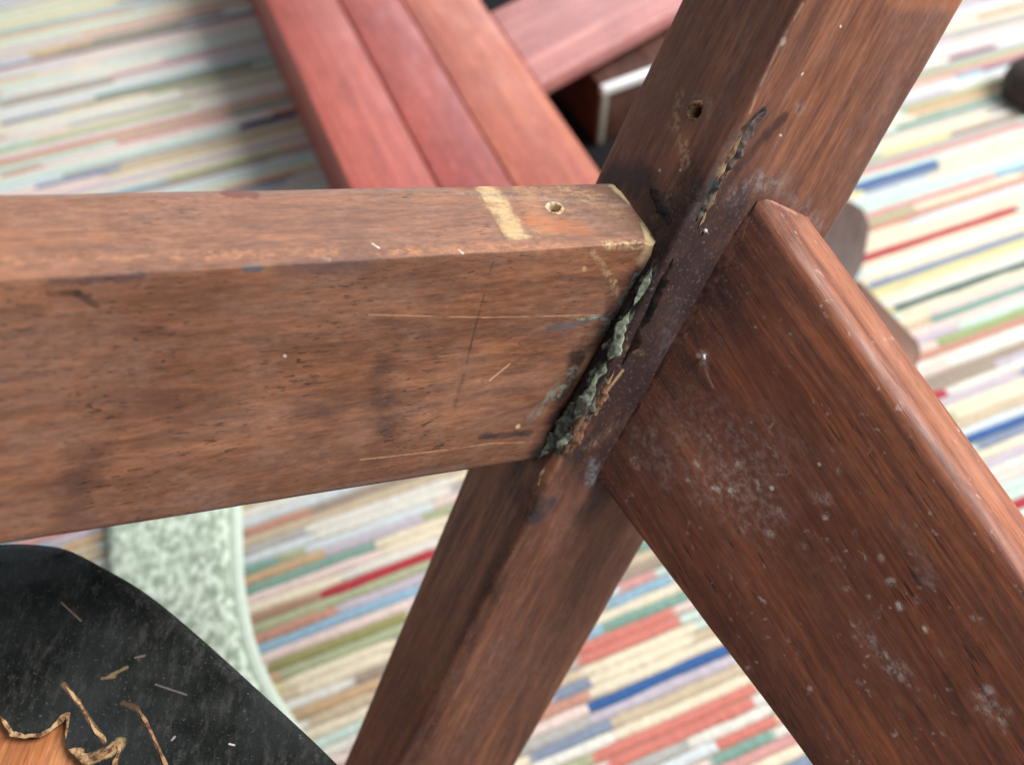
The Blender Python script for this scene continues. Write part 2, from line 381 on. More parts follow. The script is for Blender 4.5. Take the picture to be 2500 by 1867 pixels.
post_marks = marks(HP, MP, [
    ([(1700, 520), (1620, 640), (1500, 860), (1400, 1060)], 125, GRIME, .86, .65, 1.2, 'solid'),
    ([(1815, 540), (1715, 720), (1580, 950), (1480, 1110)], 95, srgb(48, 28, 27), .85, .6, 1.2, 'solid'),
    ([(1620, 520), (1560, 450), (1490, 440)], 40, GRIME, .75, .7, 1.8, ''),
    ([(1640, 470), (1610, 520)], 26, srgb(120, 104, 78), .55, .7, 2.6, 'spotty'),
    ([(1860, 285), (1800, 350), (1735, 450), (1690, 530)], 24, srgb(78, 68, 66), .9, .7, 2.6, 'spotty'),
    ([(1795, 362), (1760, 418)], 16, srgb(180, 150, 116), .85, .8, 2.6, 'bloom'),
    ([(1862, 272), (1840, 296), (1816, 318)], 10, srgb(16, 15, 16), .95, .4, 1.8, 'cut'),
    ([(1915, 285), (1870, 330), (1800, 410), (1740, 500)], 13, srgb(58, 34, 30), .85, .6, 1.4, ''),
    ([(1745, 440), (1715, 500)], 14, srgb(46, 52, 54), .8, .5, 2.4, 'spotty'),
    ([(1690, 545), (1660, 600)], 14, srgb(48, 34, 36), .8, .9, 2.6, 'bloom'),
    ([(1790, 480), (1850, 440), (1900, 452)], 24, srgb(150, 140, 140), .55, .9, 2.0, 'bloom'),
    ([(1950, 500), (1985, 545)], 28, srgb(150, 136, 134), .5, .9, 2.2, 'bloom'),
    ([(1960, 10), (1900, 115), (1850, 225), (1832, 275)], 3.5, srgb(176, 136, 108), .6, .8, 2.0, ''),
    ([(1660, 235), (1648, 300), (1665, 350)], 14, srgb(176, 138, 100), .7, .6, 2.4, 'spotty'),
    ([(1668, 355), (1672, 400)], 14, srgb(186, 146, 110), .8, .6, 2.4, 'spotty'),
    ([(1685, 250), (1695, 272)], 46, srgb(92, 66, 54), .5, .9, 1.2, ''),
    ([(1695, 240), (1735, 250), (1730, 285)], 9, srgb(150, 128, 106), .5, .8, 2.2, 'spotty'),
    ([(1500, 420), (1560, 420)], 30, srgb(60, 44, 52), .6, .8, 2.0, ''),
    ([(1360, 1120), (1330, 1160), (1312, 1195)], 17, srgb(166, 112, 80), .9, .4, 1.8, ''),
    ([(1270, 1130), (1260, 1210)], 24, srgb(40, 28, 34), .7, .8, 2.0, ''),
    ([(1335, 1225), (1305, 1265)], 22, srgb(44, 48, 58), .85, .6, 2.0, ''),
    ([(1312, 1200), (1200, 1440), (1010, 1850)], 30, srgb(34, 18, 16), .6, .9, .8, 'solid'),  # shadow along the lower leg's arris, painted as a dark band
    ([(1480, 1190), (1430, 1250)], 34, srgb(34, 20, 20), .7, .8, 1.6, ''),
    ([(1450, 1130), (1440, 1180)], 14, srgb(130, 140, 146), .6, .7, 2.2, 'spotty'),
    ([(1440, 1000), (1390, 1090)], 14, srgb(168, 130, 100), .6, .6, 2.2, 'spotty'),
    ([(1440, 1090), (1500, 1040)], 12, srgb(164, 128, 106), .7, .8, 2.4, 'bloom'),
    ([(1500, 880), (1530, 850), (1570, 860)], 8, srgb(140, 104, 78), .6, .9, 3, 'bloom'),
    ([(1520, 905), (1470, 970), (1455, 1010)], 4, srgb(190, 148, 110), .8, .5, 1, ''),
    ([(1600, 640), (1590, 700)], 8, GREY, .5, .6, 2.4, 'spotty'),
    ([(1655, 740), (1640, 800), (1610, 880)], 22, srgb(110, 100, 108), .4, .9, 2.4, 'bloom'),
    ([(1960, 180), (1958, 182)], 2.8, PALE, .9, .7, 1.6, ''), ([(2052, 64), (2053, 66)], 2.5, PALE, .9, .7, 1.6, ''),
    ([(1912, 100), (1910, 105)], 6, PALE, .6, .9, 3, ''), ([(1905, 330), (1907, 331)], 2.8, PALE, .9, .7, 1.6, ''),
    ([(1950, 262), (1955, 270)], 14, GREY, .5, .7, 2, 'spotty'), ([(1610, 415), (1611, 417)], 3, PALE, .6, .7, 1.6, ''),
    ([(1660, 415), (1662, 417)], 2.5, PALE, .6, .7, 1.6, ''), ([(2180, 0), (2340, 10)], 20, srgb(190, 116, 70), .35, .8, 1, ''),
])
right_marks = marks(HR, MR, [
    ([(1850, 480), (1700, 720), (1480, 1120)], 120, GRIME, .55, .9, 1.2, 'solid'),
    ([(1715, 865), (1722, 890)], 10, srgb(196, 178, 168), .8, .7, 3.0, 'bloom'),
    ([(1722, 900), (1740, 945)], 3, srgb(170, 130, 108), .6, .8, 2, ''),
    ([(1545, 1110), (1552, 1130)], 12, srgb(176, 152, 134), .8, .6, 2.4, 'bloom'),
    ([(1690, 1060), (1830, 1110)], 90, srgb(172, 144, 136), 0.42, .9, 1.6, 'bloom'),
    ([(1760, 1190), (1850, 1250)], 60, srgb(184, 158, 150), 0.45, .9, 1.8, 'bloom'),
    ([(1580, 1090), (1640, 1160)], 40, srgb(150, 126, 122), 0.45, .9, 1.8, 'bloom'),
    ([(1990, 1200), (2010, 1215)], 16, srgb(176, 152, 148), .8, .8, 2.2, 'bloom'),
    ([(2105, 1540), (2120, 1555)], 20, srgb(178, 156, 152), .85, .7, 2.2, 'bloom'),
    ([(2160, 1610), (2195, 1640)], 22, srgb(186, 168, 160), .85, .7, 2.2, 'bloom'),
    ([(2405, 1715), (2430, 1745)], 26, srgb(186, 168, 160), .85, .7, 2.2, 'bloom'),
    ([(2412, 1680), (2413, 1682)], 10, srgb(196, 184, 186), .7, .6, 2.2, ''),
    ([(2195, 1280), (2270, 1400)], 24, srgb(150, 132, 130), .35, .9, 2.2, 'bloom'),
    ([(2250, 1400), (2275, 1420)], 16, srgb(160, 142, 134), .45, .8, 2.2, 'bloom'),
    ([(1925, 1560), (1926, 1561)], 5, PALE, .6, .7, 2.5, 'bloom'),
    ([(2000, 1132), (2001, 1134)], 4, PALE, .8, .4, 1, ''), ([(1884, 1190), (1885, 1192)], 5, PALE, .8, .5, 1, ''),
    ([(2014, 1259), (2015, 1261)], 7, PALE, .9, .9, 2.6, 'bloom'), ([(2068, 1436), (2069, 1438)], 7, PALE, 1.0, .9, 2.6, 'bloom'),
    ([(2120, 1454), (2121, 1456)], 5, PALE, .9, .9, 2.6, 'bloom'), ([(2174, 1420), (2176, 1424)], 9, PALE, .95, .9, 3.0, 'bloom'),
    ([(2196, 1478), (2200, 1482)], 8, PALE, 1.0, .9, 3.0, 'bloom'), ([(2257, 1534), (2259, 1536)], 7, PALE, 1.0, .9, 3.0, 'bloom'),
    ([(2383, 1508), (2386, 1510)], 9, PALE, .8, .9, 3.0, 'bloom'), ([(2240, 1680), (2242, 1683)], 4, PALE, .9, .9, 3.0, 'bloom'),
    ([(1785, 1195), (1790, 1200)], 9, PALE, .9, .9, 3.0, 'bloom'), ([(1745, 1190), (1748, 1193)], 7, PALE, 1.0, .9, 3.0, 'bloom'),
    ([(1700, 1130), (1704, 1134)], 7, PALE, .8, .9, 3.0, 'bloom'), ([(1880, 1300), (1884, 1304)], 7, PALE, .5, .9, 3.0, 'bloom'),
    *[([(x_, y_), (x_ + 3, y_ + 4)], r_, srgb(196, 178, 170), .7, .95, 3.0, 'bloom') for x_, y_, r_ in ((1660, 1120, 7), (1735, 1070, 9), (1800, 1130, 8), (1850, 1180, 9), (1700, 1215, 7), (1815, 1290, 8), (1905, 1250, 8), (1870, 1380, 6),
        (1960, 1330, 8), (2040, 1360, 7), (2090, 1300, 8), (2150, 1360, 7), (2240, 1460, 8), (2140, 1500, 7), (2300, 1590, 8))],
    ([(2310, 1650), (2360, 1760)], 10, srgb(40, 24, 22), .5, .8, 1.4, ''),
    ([(1872, 484), (1940, 520)], 8, srgb(170, 128, 112), .6, .6, 1.8, ''),
    ([(1970, 560), (2150, 820), (2420, 1200)], 30, srgb(176, 120, 92), .4, .9, 1.0, ''),
    ([(1560, 1240), (1760, 1530), (1985, 1860)], 30, srgb(60, 30, 22), .4, .9, 1.0, ''),
])
BR_L, BR_D = srgb(150, 92, 60), srgb(104, 60, 44)
CUT_L, CUT_P, CUT_R = (0.012, 0.036, 0.075, 0.12), (-0.085, -0.05, -0.02, 0.012, 0.045), (0.03, 0.06, 0.09)
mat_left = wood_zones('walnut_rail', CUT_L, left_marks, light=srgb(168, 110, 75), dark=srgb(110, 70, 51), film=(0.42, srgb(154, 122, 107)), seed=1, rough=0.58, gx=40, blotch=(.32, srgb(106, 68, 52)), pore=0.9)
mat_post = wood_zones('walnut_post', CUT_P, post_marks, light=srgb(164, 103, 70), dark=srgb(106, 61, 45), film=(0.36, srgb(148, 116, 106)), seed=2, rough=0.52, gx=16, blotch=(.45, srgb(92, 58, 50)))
mat_right = wood_zones('walnut_side_rail', CUT_R, right_marks, light=srgb(188, 106, 62), dark=srgb(116, 60, 39), film=(0.22, srgb(150, 112, 96)), seed=3,
                 pore=0.95, rough=0.50, streak=1.5, specks=0.6, gx=11)

# screw holes: bored for real
def zone_faces(obj, cuts):
    for p in obj.data.polygons:
        p.material_index = sum(1 for c in cuts if p.center.x > c)
def bore(bm, hit, x, y, r, depth, tilt=(0, 0)):
    p, n = hit(x, y)
    ax = (n * -1 + XR * tilt[0] + UP * tilt[1]).normalized()
    cut = bmesh.new(); rot = Vector((0, 0, 1)).rotation_difference(ax).to_matrix().to_4x4()
    rings = []
    for (h, rr) in ((-0.004, 1.25), (0.0004, 1.12), (0.0014, 0.86), (0.004, 0.8), (depth, 0.55)):
        rings.append([cut.verts.new(p + rot @ Vector((math.cos(a) * r * rr * (1 + 0.16 * noise.noise(Vector((a * 2.1, h * 300, x)))), math.sin(a) * r * rr * (1 + 0.16 * noise.noise(Vector((a * 1.7, 5, y)))), h)))
                      for a in [2 * math.pi * i / 22 for i in range(22)]])
    for r0, r1 in zip(rings, rings[1:]):
        for i in range(22): cut.faces.new((r0[i], r0[(i + 1) % 22], r1[(i + 1) % 22], r1[i]))
    cut.faces.new(list(reversed(rings[0]))); cut.faces.new(rings[-1])
    bmesh.ops.recalc_face_normals(cut, faces=cut.faces[:])
    return cut, p, n, ax
def apply_cut(obj, cut):
    me = bpy.data.meshes.new('cutter'); cut.to_mesh(me); cut.free()
    co = bpy.data.objects.new('cutter', me); COL.objects.link(co)
    md = obj.modifiers.new('bore', 'BOOLEAN'); md.operation = 'DIFFERENCE'; md.solver = 'EXACT'; md.object = co
    bpy.context.view_layer.update()
    dg = bpy.context.evaluated_depsgraph_get()
    new = bpy.data.meshes.new_from_object(obj.evaluated_get(dg))
    obj.modifiers.clear(); obj.data = new
    bpy.data.objects.remove(co)
cutL = bore(bm_left, HL, 1352, 508, 0.0023, 0.012, (0.2, 0.1))
cutP = bore(bm_post, HP, 1698, 272, 0.0024, 0.014, (-0.1, 0.2))
post = mesh_obj('corner_post', bm_post, mat_post, chair, MP)
lrail = mesh_obj('seat_rail', bm_left, mat_left, chair, ML)
rrail = mesh_obj('seat_rail', bm_right, mat_right, chair, MR)
rrail['label'] = 'darker side rail speckled with white bloom'
lrail['label'] = 'rail with pencil line and bare pale patch by its screw hole'
zone_faces(lrail, CUT_L); zone_faces(post, CUT_P); zone_faces(rrail, CUT_R)
apply_cut(lrail, cutL[0]); apply_cut(post, cutP[0])
for o in (lrail, post):
    for p in o.data.polygons: p.use_smooth = True
    o.data.set_sharp_from_angle(angle=math.radians(50))

# splintered rims of the bare wood round the two holes
splinter = crust('bare_splintered_wood', (srgb(196, 168, 130), srgb(150, 116, 84), srgb(214, 196, 166)), 900)
def rim(parent, c, r, name, col):
    cut, p, n, ax = c; bm = bmesh.new(); t = ax.orthogonal().normalized(); b = ax.cross(t)
    prof = [(0.72, 0.0022), (0.84, 0.0004), (1.0, -0.00035), (1.18, -0.0003), (1.36, 0.00025)]
    rings = []
    N = 34
    for i in range(N):
        a = 2 * math.pi * i / N; d = t * math.cos(a) + b * math.sin(a)
        j = noise.noise(Vector((a * 2.5, r * 900, 2)))
        rings.append([bm.verts.new(p + d * r * (k * (1 + 0.22 * j)) + ax * (h + (0.0004 * j if 0.8 < k < 1.3 else 0))) for k, h in prof])
    for i in range(N):
        q = rings[(i + 1) % N]
        for j in range(4): bm.faces.new((rings[i][j], rings[i][j + 1], q[j + 1], q[j]))
    return mesh_obj(name, bm, col, parent)
rim(lrail, cutL, 0.0023, 'screw_hole_rim', splinter)
rim(post, cutP, 0.0024, 'screw_hole_rim', crust('dark_splintered_wood', (srgb(140, 104, 78), srgb(84, 56, 44), srgb(170, 138, 106)), 900))

# lumpy bead: glue and filler squeezed out of the joint
def bead(name, pts, mat, parent, rough=0.5, nsub=22, flat=0.3, seed=0):
    """ragged film with a thin raised middle. pts: (px, py, depth, half width in px)"""
    P = [(pd(x, y, d), r * d / F) for x, y, d, r in pts]
    path = []
    for (a, ra), (b, rb) in zip(P, P[1:]):
        for j in range(nsub):
            t = j / nsub; path.append((a.lerp(b, t), ra + (rb - ra) * (3 * t * t - 2 * t ** 3)))
    path.append(P[-1]); bm = bmesh.new(); rings = []; sv = Vector((seed * 3.7, seed, 0)); L = len(path)
    for i, (p, r) in enumerate(path):
        t = (path[min(i + 3, L - 1)][0] - path[max(i - 3, 0)][0]).normalized()
        v = (C0 - p).normalized(); v = (v - t * v.dot(t)).normalized(); u = t.cross(v)
        e = min(1.0, 0.05 + min(i, L - 1 - i) / (0.5 * nsub))
        wob = u * (noise.noise(p * 260 + sv) * r * 0.7)
        wl = r * e * (1 + rough * (0.9 * noise.noise(p * 190 + sv) + 0.45 * noise.noise(p * 620 + sv)))
        wr = r * e * (1 + rough * (0.9 * noise.noise(p * 190 - sv) + 0.45 * noise.noise(p * 620 - sv)))
        ring = []
        for q in (-1, -0.72, -0.4, 0, 0.4, 0.72, 1):
            c = p + wob + u * (q * (wl if q < 0 else wr))
            h = r * flat * (1 - q * q) * (0.8 + 0.8 * rough * noise.noise(c * 420 + sv)) - 0.0001
            ring.append(bm.verts.new(c + v * h))
        ring.append(bm.verts.new(p + wob - v * (0.0006 + r * 0.2)))
        rings.append(ring)
    N = 8
    for r0, r1 in zip(rings, rings[1:]):
        for kk in range(N): bm.faces.new((r0[kk], r0[(kk + 1) % N], r1[(kk + 1) % N], r1[kk]))
    bm.faces.new(rings[0]); bm.faces.new(list(reversed(rings[-1])))
    return mesh_obj(name, bm, mat, parent)
glue_pale = crust('old_pale_glue', (srgb(160, 168, 146), srgb(112, 120, 104), srgb(70, 70, 62)), 520, bump=0.35)
glue_grey = crust('dirty_grey_glue', (srgb(104, 106, 96), srgb(58, 58, 56), srgb(36, 32, 32)), 600, bump=0.35)
dirt = crust('packed_brown_dirt', (srgb(68, 42, 37), srgb(92, 60, 50), srgb(54, 35, 33)), 420, 0.85, 0.25)
glue_dark = crust('black_dried_glue', (srgb(34, 24, 24), srgb(58, 38, 34), srgb(24, 22, 24)), 500, 0.6)
glue_tan = crust('tan_dried_glue', (srgb(150, 112, 86), srgb(92, 62, 52), srgb(176, 144, 112)), 600)
def on(x, y, r, lift=0.0004, hit=HP):
    p = hit(x, y)[0]; d = (p - C0).dot(FW) - lift; return (x, y, d, r)
bead('glue_bead', [on(1598, 640, 3, .0012), on(1565, 708, 15, .0012), on(1525, 785, 17, .0012), on(1490, 850, 18, .0012), on(1445, 935, 21, .0012), on(1405, 1005, 25, .0016), on(1360, 1070, 28, .0016), on(1290, 1130, 6, .0016)], glue_grey, chair, 0.9, seed=5, flat=0.06)
for k_, run in enumerate([[(1592, 656, 3), (1576, 688, 9), (1556, 725, 6), (1546, 748, 2)], [(1540, 758, 4), (1524, 790, 14), (1508, 828, 11), (1498, 858, 15), (1484, 884, 4)],
                          [(1482, 880, 4), (1462, 915, 13), (1440, 955, 9), (1420, 992, 14), (1402, 1028, 4)], [(1396, 1044, 3), (1376, 1082, 13), (1350, 1120, 3)], [(1420, 958, 2), (1404, 985, 7), (1386, 1012, 2)], [(1352, 1066, 3), (1338, 1092, 10), (1318, 1118, 3)]]):
    bead('glue_bead', [on(x_, y_, r_, .0017) for x_, y_, r_ in run], glue_pale, chair, 1.0, seed=30 + k_, flat=0.08)
bead('glue_bead', [on(1588, 452, 6), on(1608, 480, 14), on(1626, 512, 16), on(1636, 548, 6)], glue_dark, chair, 0.8, seed=6)
bead('glue_bead', [on(1646, 630, 6), on(1612, 700, 16), on(1585, 755, 12), on(1560, 810, 14), on(1520, 890, 6)], glue_dark, chair, 0.9, seed=7)
bead('glue_bead', [on(1500, 905, 4), on(1468, 965, 12), on(1440, 1015, 8), on(1405, 1075, 11), on(1392, 1105, 4)], glue_tan, chair, 0.9, seed=8)
bead('glue_bead', [on(1330, 1140, 3), on(1322, 1160, 8), on(1312, 1190, 3)], glue_tan, chair, 0.7, seed=13)
bead('packed_dirt', [on(1850, 490, 3, .0005), on(1800, 575, 12, .001), on(1745, 670, 17, .001), on(1675, 795, 20, .001), on(1605, 920, 20, .001), on(1535, 1040, 16, .001), on(1474, 1145, 5, .001)], dirt, chair, 0.6, seed=15, flat=0.08)
# torn splinters along the broken arris above the joint
bead('torn_splinter', [on(1868, 270, 4), on(1838, 300, 13), on(1806, 345, 19), on(1776, 398, 15), on(1752, 445, 8)], crust('weathered_splinter', (srgb(110, 98, 90), srgb(58, 52, 54), srgb(178, 154, 124)), 420), chair, 0.9, seed=10, flat=0.12)
bead('torn_splinter', [on(1770, 410, 4), on(1742, 455, 12), on(1718, 505, 11), on(1700, 540, 4)], crust('grey_splinter', (srgb(88, 86, 82), srgb(46, 42, 44), srgb(130, 124, 112)), 420), chair, 0.9, seed=11, flat=0.12)
tan_splint = crust('torn_tan_fibre', (srgb(168, 134, 100), srgb(112, 82, 62), srgb(196, 166, 128)), 500)
bead('torn_splinter', [on(1812, 330, 2), on(1788, 368, 7), on(1764, 412, 6), on(1746, 446, 2)], tan_splint, chair, 0.9, seed=16, flat=0.12)
bead('torn_splinter', [on(1846, 300, 2), on(1822, 336, 4), on(1792, 392, 4), on(1772, 430, 2)], tan_splint, chair, 0.9, seed=17, flat=0.12)
bead('torn_splinter', [on(1756, 452, 2), on(1738, 486, 5), on(1722, 520, 4), on(1706, 556, 2)], tan_splint, chair, 0.9, seed=18, flat=0.15)
# bits of lint caught on the wood
lint_mat = crust('white_lint', (srgb(226, 226, 226), srgb(196, 196, 200), srgb(240, 240, 240)), 900, 0.95)
def lint(x, y, r, hit, seed):
    p, n = hit(x, y); bm = bmesh.new(); d = (p - C0).dot(FW); R = r * d / F; rnd = random.Random(seed)
    bmesh.ops.create_icosphere(bm, subdivisions=2, radius=R * 0.45)
    for v in bm.verts: v.co *= 1 + 0.9 * noise.noise(v.co * (1.6 / R) + Vector((seed, 0, 0)))
    for i in range(5):
        a = Vector((rnd.uniform(-1, 1), rnd.uniform(-1, 1), rnd.uniform(-1, 1))).normalized() * R * rnd.uniform(.8, 1.5)
        s = a.orthogonal().normalized() * R * 0.10; q = a.cross(s).normalized() * R * 0.10
        vs = [bm.verts.new(z) for z in (s, q, -s, -q)]; tip = bm.verts.new(a)
        for j in range(4): bm.faces.new((vs[j], vs[(j + 1) % 4], tip))
    bmesh.ops.translate(bm, verts=bm.verts[:], vec=p + n * R * 0.3)
    o = mesh_obj('lint_tuft', bm, lint_mat); return o
def lint_thing(x, y, r, hit, seed, label): tag(lint(x, y, r, hit, seed), label, 'lint')
lint_thing(1722, 562, 11, HP, 1, 'tiny white tuft of lint stuck on the leg joint')
lint_thing(1718, 872, 12, HR, 2, 'small ragged white lint flake on the dark side rail face')

# ================================================================== STRIPED RUG
AZ = math.radians(21.7)
U = Vector((math.cos(AZ), math.sin(AZ), 0)); V = Vector((-math.sin(AZ), math.cos(AZ), 0))
RZ = 0.004           # level of the strips' tops is about 9 mm
def uv(p): return p.dot(U), p.dot(V)
rug = empty('striped_rug', Vector((0, 0, 0)))
tag(rug, 'pale multicoloured rug of narrow woven stripes under the chair', 'rug')
PAL = {}
def yarn(name, c, sat=1.0):
    k = NT('yarn_' + name); c = (c[0] * .80, c[1] * .80, c[2] * .79, 1)
    a = k.noise(260, (1, 1, 1), 4, 0.65); b = k.noise(38, (1, 1, 1), 3, 0.55); c2 = k.noise(900, (1, 1, 1), 2, 0.6)
    base = k.mix(k.mr(b, 0.3, 0.7, 0, 0.30), c, (c[0] * .98, c[1] * .98, c[2] * .98, 1))
    base = k.mix(k.mr(a, 0.35, 0.75, 0, 0.45), base, (c[0] * .62, c[1] * .62, c[2] * .60, 1))
    k.put(k.b.inputs['Base Color'], base); k.b.inputs['Roughness'].default_value = 0.95
    k.b.inputs['Specular IOR Level'].default_value = 0.1
    k.b.inputs['Sheen Weight'].default_value = 0.15
    nb = k.bump(a, 0.6, 0.002); k.put(k.b.inputs['Normal'], k.bump(c2, 0.5, 0.001, nb))
    PAL[name] = k.m
for nme, c in dict(white=(232, 229, 220), cream=(236, 224, 200), pink=(234, 212, 206), aqua=(206, 226, 218), ice=(216, 224, 228),
                   beige=(208, 190, 164), taupe=(168, 152, 138), sage=(178, 184, 150), grey=(184, 182, 178), lilac=(200, 190, 202),
                   yellow=(226, 214, 160), tan=(206, 174, 138), rust=(200, 150, 132), red=(182, 62, 72), coral=(214, 132, 120),
                   blue=(62, 102, 160), sky=(150, 184, 206), steel=(138, 150, 172), teal=(134, 168, 156), darkteal=(96, 116, 112),
                   olive=(158, 156, 104), brown=(174, 140, 118), navy=(64, 62, 104), mauve=(136, 116, 132), rose=(214, 160, 156), green=(160, 178, 126)).items():
    yarn(nme, srgb(*c))
BASE = ['white'] * 12 + ['cream'] * 9 + ['pink'] * 7 + ['aqua'] * 7 + ['ice'] * 7 + ['beige'] * 5 + ['grey'] * 4 + ['lilac'] * 4 + ['sage'] * 3 + ['taupe'] * 2 + ['yellow'] * 2 + ['tan'] + ['sky'] * 2 + ['rose'] * 2 + ['teal', 'rust', 'steel', 'mauve']
ACC = [((2085, 455), (2295, 390), 'blue'), ((2095, 632), (2480, 500), 'red'), ((2125, 692), (2500, 560), 'steel'), ((2180, 742), (2520, 625), 'darkteal'),
       ((2110, 545), (2240, 505), 'sage'), ((2290, 830), (2520, 740), 'green'), ((2274, 965), (2312, 948), 'red'), ((2255, 922), (2520, 825), 'taupe'),
       ((2360, 1072), (2520, 1012), 'blue'), ((2475, 1238), (2560, 1208), 'red'), ((2210, 265), (2440, 200), 'tan'), ((2190, 302), (2460, 225), 'teal'),
       ((2150, 372), (2330, 330), 'yellow'), ((2130, 350), (2420, 272), 'cream'), ((2060, 500), (2520, 370), 'aqua'), ((2280, 780), (2520, 690), 'teal'),
       ((2330, 180), (2400, 165), 'sky'), ((2320, 140), (2440, 110), 'mauve'), ((2290, 875), (2520, 790), 'white'), ((2300, 990), (2520, 905), 'cream'),
       ((1470, 1524), (1690, 1436), 'teal'), ((1410, 1596), (1655, 1500), 'coral'), ((1400, 1576), (1640, 1478), 'coral'), ((1432, 1712), (1790, 1575), 'blue'),
       ((1456, 1856), (1844, 1672), 'coral'), ((1745, 1803), (1894, 1741), 'coral'), ((1745, 1860), (1894, 1796), 'teal'), ((1491, 1478), (1640, 1408), 'sky'),
       ((1357, 1697), (1441, 1657), 'steel'), ((1297, 1836), (1496, 1766), 'steel'), ((1420, 1640), (1700, 1530), 'cream'), ((1440, 1745), (1790, 1610), 'lilac'),
       ((1440, 1690), (1790, 1545), 'cream'), ((1500, 1790), (1840, 1650), 'cream'), ((1640, 1780), (1880, 1690), 'white'), ((1520, 1440), (1600, 1400), 'rose'),
       ((560, 1450), (919, 1334), 'teal'), ((780, 1440), (1070, 1340), 'red'), ((590, 1502), (780, 1447), 'brown'), ((600, 1560), (820, 1485), 'rust'),
       ((610, 1580), (1030, 1430), 'sky'), ((650, 1630), (990, 1492), 'olive'), ((720, 1740), (925, 1636), 'tan'), ((735, 1755), (925, 1655), 'brown'),
       ((560, 1415), (800, 1362), 'tan'), ((570, 1362), (760, 1300), 'ice'), ((560, 1300), (760, 1250), 'rust'), ((700, 1680), (960, 1560), 'cream'),
       ((740, 1280), (1110, 1180), 'white'), ((900, 1330), (1090, 1260), 'cream'), ((1030, 1250), (1110, 1225), 'sage'), ((740, 1330), (1060, 1230), 'ice'),
       ((0, 301), (152, 265), 'steel'), ((0, 425), (102, 399), 'rust'), ((585, 305), (722, 272), 'navy'), ((545, 461), (720, 426), 'rust'), ((218, 87), (545, 22), 'mauve'),
       ((150, 105), (60, 125), 'tan'), ((280, 335), (560, 270), 'rose'), ((0, 255), (270, 190), 'taupe'), ((400, 410), (690, 375), 'sage'), ((270, 185), (560, 120), 'rose'),
       ((80, 440), (290, 405), 'steel'), ((0, 215), (400, 130), 'white'), ((0, 320), (440, 215), 'white'), ((150, 1330), (245, 1310), 'tan')]
PITCH_R = 0.0062
rows = {}
def in_view(p, m=60):
    x, y, d = proj(p); return d > 0 and -m < x < W + m and -m < y < HGT + m
vmin, vmax, umin, umax = -0.55, 1.35, -1.15, 1.25
acc = {}
for a, b, c in ACC:
    ua, va = uv(gp(*a, 0.009)); ub, vb = uv(gp(*b, 0.009)); r = round((va + vb) / 2 / PITCH_R)
    acc.setdefault(r, []).append((min(ua, ub), max(ua, ub), c))
    if c in ('coral', 'blue', 'tan', 'olive', 'cream', 'aqua', 'white'): acc.setdefault(r - 1, []).append((min(ua, ub) + .006, max(ua, ub) - .004, {'blue': 'steel', 'tan': 'beige', 'olive': 'sage'}.get(c, c)))
segs = []
for r in range(int(vmin / PITCH_R), int(vmax / PITCH_R)):
    fixed = sorted(acc.get(r, [])); u = umin + random.uniform(0, 0.1); prev = None
    while u < umax:
        nf = next((f for f in fixed if f[1] > u + 0.004), None)
        if nf and nf[0] <= u + 0.015: e, c = nf[1], nf[2]
        else:
            e = u + random.choice((random.uniform(0.10, 0.28), random.uniform(0.25, 0.65)))
            if nf: e = min(e, nf[0])
            c = random.choice(BASE)
            while c == prev: c = random.choice(BASE)
        segs.append((r, u - 0.002, e + 0.002, c)); prev = c; u = e
def strip_bm(bm, r, u0, u1, fine, mi=0):
    n = max(3, min(26, int((u1 - u0) / (0.009 if fine else 0.02)))); v0 = r * PITCH_R
    prof = [(-0.56, 0.0), (-0.40, 0.75), (0.0, 1.0), (0.40, 0.75), (0.56, 0.0)] if fine else [(-0.56, 0.0), (-0.3, 0.9), (0.3, 0.9), (0.56, 0.0)]
    prev = None
    for i in range(n + 1):
        u = u0 + (u1 - u0) * i / n; ring = []
        wob = 0.0008 * noise.noise(Vector((u * 22, r * 3.3, 0))) ; hh = 0.0030 * (1 + 0.15 * noise.noise(Vector((u * 50, r * 7.7, 4))))
        lo = 0.0007 * noise.noise(Vector((u * 75, r * 5.1, 2))); up_ = 0.0007 * noise.noise(Vector((u * 75, (r + 1) * 5.1, 2)))
        endf = 0.8 if i in (0, n) else 1.0; wf = 0.8 if i in (0, n) else 1.0
        for q, h in prof:
            v = v0 + q * wf * PITCH_R + wob + (lo if q < 0 else up_ if q > 0 else 0)
            p = U * u + V * v; ring.append(bm.verts.new((p.x, p.y, RZ + hh * h * endf)))
        if prev:
            for a in range(len(prof) - 1):
                bm.faces.new((prev[a], prev[a + 1], ring[a + 1], ring[a])).material_index = mi
        prev = ring
# rank strips by how large they show in the picture
def shows(s):
    r, u0, u1, c = s; tot = 0; n = 5
    for i in range(n):
        u = u0 + (u1 - u0) * (i + .5) / n; p = U * u + V * (r * PITCH_R); p.z = 0.009
        if not in_view(p, 0): continue
        d = (p - C0); L = d.length; dn = d.normalized()
        if any((h.t.ray_cast(C0, dn, L - 0.02)[0] is not None) for h in (HP, HL, HR)): continue
        x, y, dd = proj(p)
        if x < 800 and y > 1325 + max(0, (x - 140)) * .8: continue
        if y < 455 and 640 + y * .48 < x < 1470: continue
        tot += (u1 - u0) / n * F / dd
    return tot
ranked = sorted(((shows(s), i) for i, s in enumerate(segs)), reverse=True)
own = {i for sc, i in ranked[:298] if sc > 8}
bmR = bmesh.new(); names = list(PAL)
for i, (r, u0, u1, c) in enumerate(segs):
    if i in own:
        b = bmesh.new(); strip_bm(b, r, u0, u1, True); mesh_obj('yarn_stripe', b, PAL[c], rug)
    else:
        strip_bm(bmR, r, u0, u1, False, names.index(c))
tag(mesh_obj('yarn_stripes', bmR, [PAL[n] for n in names], rug), kind='stuff')
bmB = bmesh.new()
q = [U * a + V * b for a, b in ((umin - .05, vmin - .05), (umax + .1, vmin - .05), (umax + .1, vmax + .05), (umin - .05, vmax + .05))]
